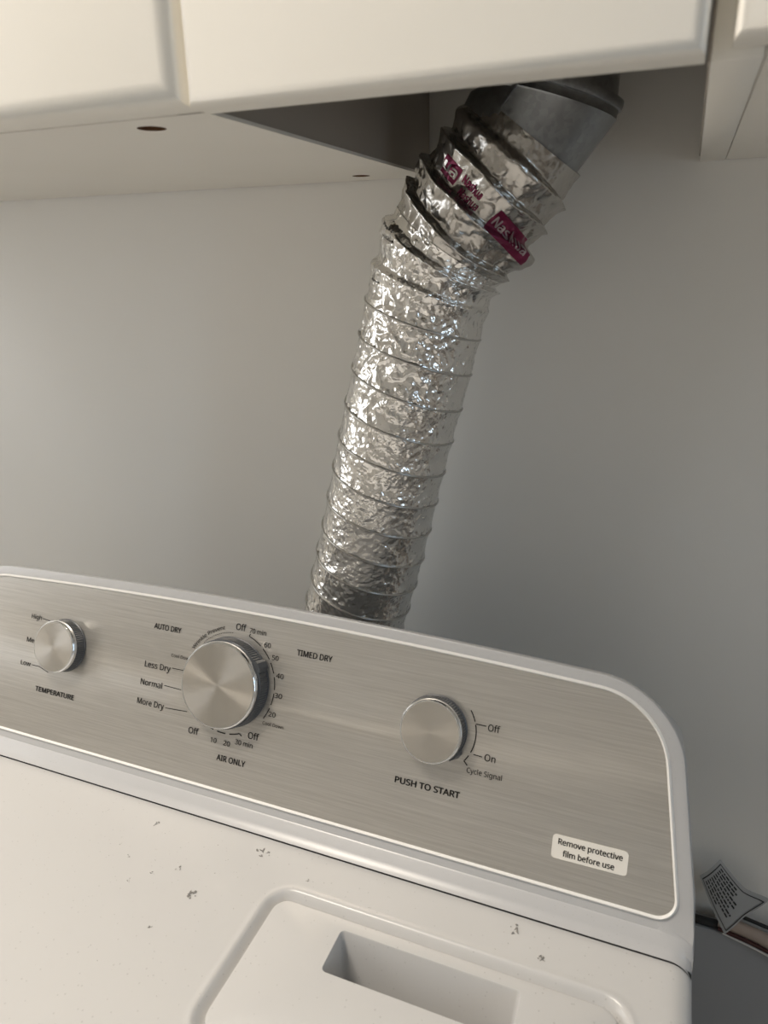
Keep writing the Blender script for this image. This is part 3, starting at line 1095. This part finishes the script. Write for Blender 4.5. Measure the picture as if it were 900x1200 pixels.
# folded lengthwise seam on the collar
q0 = at(md_, 0.002); q1 = at(c36, 0.030)
sv = []
for (q, dd, rr) in ((q0, md_, 0.0550), (q1, c36, 0.0540)):
    rg_ = ring(q, dd, rr, 360)
    rg2 = ring(q, dd, rr - .003, 360)
    sv += [rg_[344], rg_[347], rg2[347], rg2[344]]
link_mesh('seam', sv, [(0, 1, 5, 4), (1, 2, 6, 5), (3, 0, 4, 7), (0, 1, 2, 3), (4, 5, 6, 7)], M_galv, elb)

# ------------------------------------------------------------------ cords and tag beside the dryer
ZLg = -0.742
crd = thing('power_cord', W(0.16, 0.724, ZLg), 'dark cord with a grey printed tag, lying behind the right side of the dryer', 'cord')
def cord(name, pts, rad, mt, flat=1.0):
    P_ = cr(np.array(pts), 10)
    vs, fs = tube([W(*q) for q in P_], rad, 8)
    return link_mesh(name, vs, fs, mt, crd, True)
cord('cord', [(0.03, 0.724, ZLg + .0055), (0.075, 0.724, ZLg + .0055), (0.11, 0.724, ZLg + .0055), (0.135, 0.727, ZLg + .0060)], 0.0052, M_cordk)
cord('beige_wire', [(0.115, 0.724, ZLg + .013), (0.150, 0.719, ZLg + .0118), (0.185, 0.712, ZLg + .008), (0.26, 0.705, ZLg - .004)], 0.0075, M_cordb)
cord('red_wire', [(0.115, 0.7165, ZLg + .0075), (0.150, 0.7115, ZLg + .0050), (0.185, 0.705, ZLg + .0004), (0.26, 0.698, ZLg - .012)], 0.0024, M_cordr)
cord('black_wire', [(0.130, 0.726, ZLg + .026), (0.165, 0.7225, ZLg + .0225), (0.26, 0.714, ZLg + .012)], 0.0022, M_cordk)
cord('board_edge_line', [(0.120, 0.7150, ZLg + .0040), (0.150, 0.7100, ZLg + .0010), (0.185, 0.7035, ZLg - .0034), (0.26, 0.696, ZLg - .0158)], 0.0012, M_sticker)  # added thin tube standing for the lighter top edge of the lower board
# tag: a bent card
A = Vector((0.0855, 0.700, -0.6515)); B = Vector((0.1042, 0.702, -0.6330)); C = Vector((0.1480, 0.702, -0.6760)); E_ = Vector((0.1195, 0.699, -0.7225))
def tagp(u, w, d=0.0):
    q = A * (1 - u) * (1 - w) + E_ * u * (1 - w) + B * (1 - u) * w + C * u * w
    q = q + Vector((0, 1, 0)) * (0.010 * w * w) + Vector((0, -1, 0)) * (0.004 * math.sin(math.pi * u))
    q = q + Vector((0.010, 0, 0.006)) * (sm(0.55, 1.0, w) * sm(0.6, 1, u))
    return W(q.x, q.y - d, q.z)
NU, NW = 16, 12
tv = [tagp(i / NU, j / NW, d) for d in (0.0, -0.0007) for j in range(NW + 1) for i in range(NU + 1)]
nn_ = (NU + 1) * (NW + 1)
tf = []
for q in (0, nn_):
    tf += [(q + j * (NU + 1) + i, q + j * (NU + 1) + i + 1, q + (j + 1) * (NU + 1) + i + 1, q + (j + 1) * (NU + 1) + i) for j in range(NW) for i in range(NU)]
tag = link_mesh('warning_tag', tv, tf, M_tag, crd, True)
tag['label'] = 'grey white tag with black border and small print'
def tag_quad(name, u0, u1, w0, w1, n=8):
    vs, fs = [], []
    for k in range(n + 1):
        for w in (w0, w1):
            t = k / n
            vs.append(tagp(u0 + (u1 - u0) * t, w, 0.0006) if abs(u1 - u0) > abs(w1 - w0) * 0.6 else tagp(u0 if w == w0 else u1, w0 + (w1 - w0) * t, 0.0006))
    fs = [(2 * k, 2 * k + 1, 2 * k + 3, 2 * k + 2) for k in range(n)]
    return vs, fs
bv, bf = [], []
def addq(vs, fs):
    b = len(bv)
    bv.extend(vs)
    bf.extend([tuple(b + i for i in f) for f in fs])
for (u0, u1, w0, w1) in ((0.04, 0.96, 0.07, 0.09), (0.04, 0.96, 0.91, 0.93), (0.04, 0.058, 0.07, 0.93), (0.945, 0.962, 0.07, 0.93)):
    vs, fs = [], []
    n = 12
    for k in range(n + 1):
        t = k / n
        if u1 - u0 > w1 - w0:
            vs += [tagp(u0 + (u1 - u0) * t, w0, .0006), tagp(u0 + (u1 - u0) * t, w1, .0006)]
        else:
            vs += [tagp(u0, w0 + (w1 - w0) * t, .0006), tagp(u1, w0 + (w1 - w0) * t, .0006)]
    addq(vs, [(2 * k, 2 * k + 1, 2 * k + 3, 2 * k + 2) for k in range(n)])
o = link_mesh('border_line', bv, bf, M_black, tag)
bv, bf = [], []
rows = [(0.15, 0.48), (0.235, 0.74), (0.32, 0.78), (0.405, 0.62), (0.50, 0.74), (0.585, 0.72), (0.67, 0.52), (0.745, 0.58), (0.82, 0.55)]
for w, end in rows:
    u = 0.10
    while u < end:
        lw = random.uniform(0.035, 0.11)
        vs = [tagp(u, w, .0006), tagp(u + lw, w, .0006), tagp(u + lw, w + 0.040, .0006), tagp(u, w + 0.040, .0006)]
        addq(vs, [(0, 1, 2, 3)])
        u += lw + 0.018
o = link_mesh('small_print', bv, bf, M_black, tag)

# ------------------------------------------------------------------ lint on the dryer top
lv, lf = [], []
rnd = random.Random(3)
def fleck(x, y, size, n=7):
    for _ in range(n):
        cx_, cy_ = x + rnd.gauss(0, size * .5), y + rnd.gauss(0, size * .5)
        k = 5
        r0 = size * rnd.uniform(.12, .38)
        b = len(lv)
        st_ = rnd.uniform(.5, 2.2)
        an0 = rnd.uniform(0, 3.14)
        for i in range(k):
            an = 2 * math.pi * i / k
            px_, py_ = r0 * st_ * math.cos(an) * rnd.uniform(.7, 1.2), r0 * math.sin(an) / st_ * rnd.uniform(.7, 1.2)
            lv.append(W(cx_ + px_ * math.cos(an0) - py_ * math.sin(an0), cy_ + px_ * math.sin(an0) + py_ * math.cos(an0), ZD + 0.0003))
        lv.append(W(cx_, cy_, ZD + 0.0003 + r0 * .6))
        for i in range(k):
            lf.append((b + i, b + (i + 1) % k, b + k))
for (x, y, s_, n) in ((-0.3767, 0.3907, .0026, 7), (-0.3033, 0.3386, .0042, 12), (-0.2758, 0.3953, .0040, 9), (-0.2690, 0.3960, .0025, 5), (-0.358, 0.3325, .0020, 5), (-0.3284, 0.3573, .0028, 6),
                      (-0.2254, 0.3821, .002, 4), (-0.0421, 0.3826, .0032, 9), (-0.0633, 0.3977, .0034, 9), (-0.315, 0.304, .0018, 5), (-0.345, 0.345, .002, 4), (-0.375, 0.352, .0018, 4), (-0.39, 0.36, .0016, 3)):
    fleck(x, y, s_, n)
for _ in range(150):
    fleck(rnd.uniform(-0.47, -0.25), rnd.gauss(0.34, 0.045), rnd.uniform(.0004, .0011), 1)
for _ in range(45):
    fleck(rnd.uniform(-0.22, 0.03), rnd.uniform(0.376, 0.402), rnd.uniform(.0004, .0011), 1)
o = link_mesh('lint', lv, lf, M_lint)
o['kind'] = 'stuff'
o['label'] = 'grey specks of lint scattered over the white dryer top'
o['category'] = 'lint'

for o in bpy.data.objects:
    if '_o' in o:
        del o['_o']
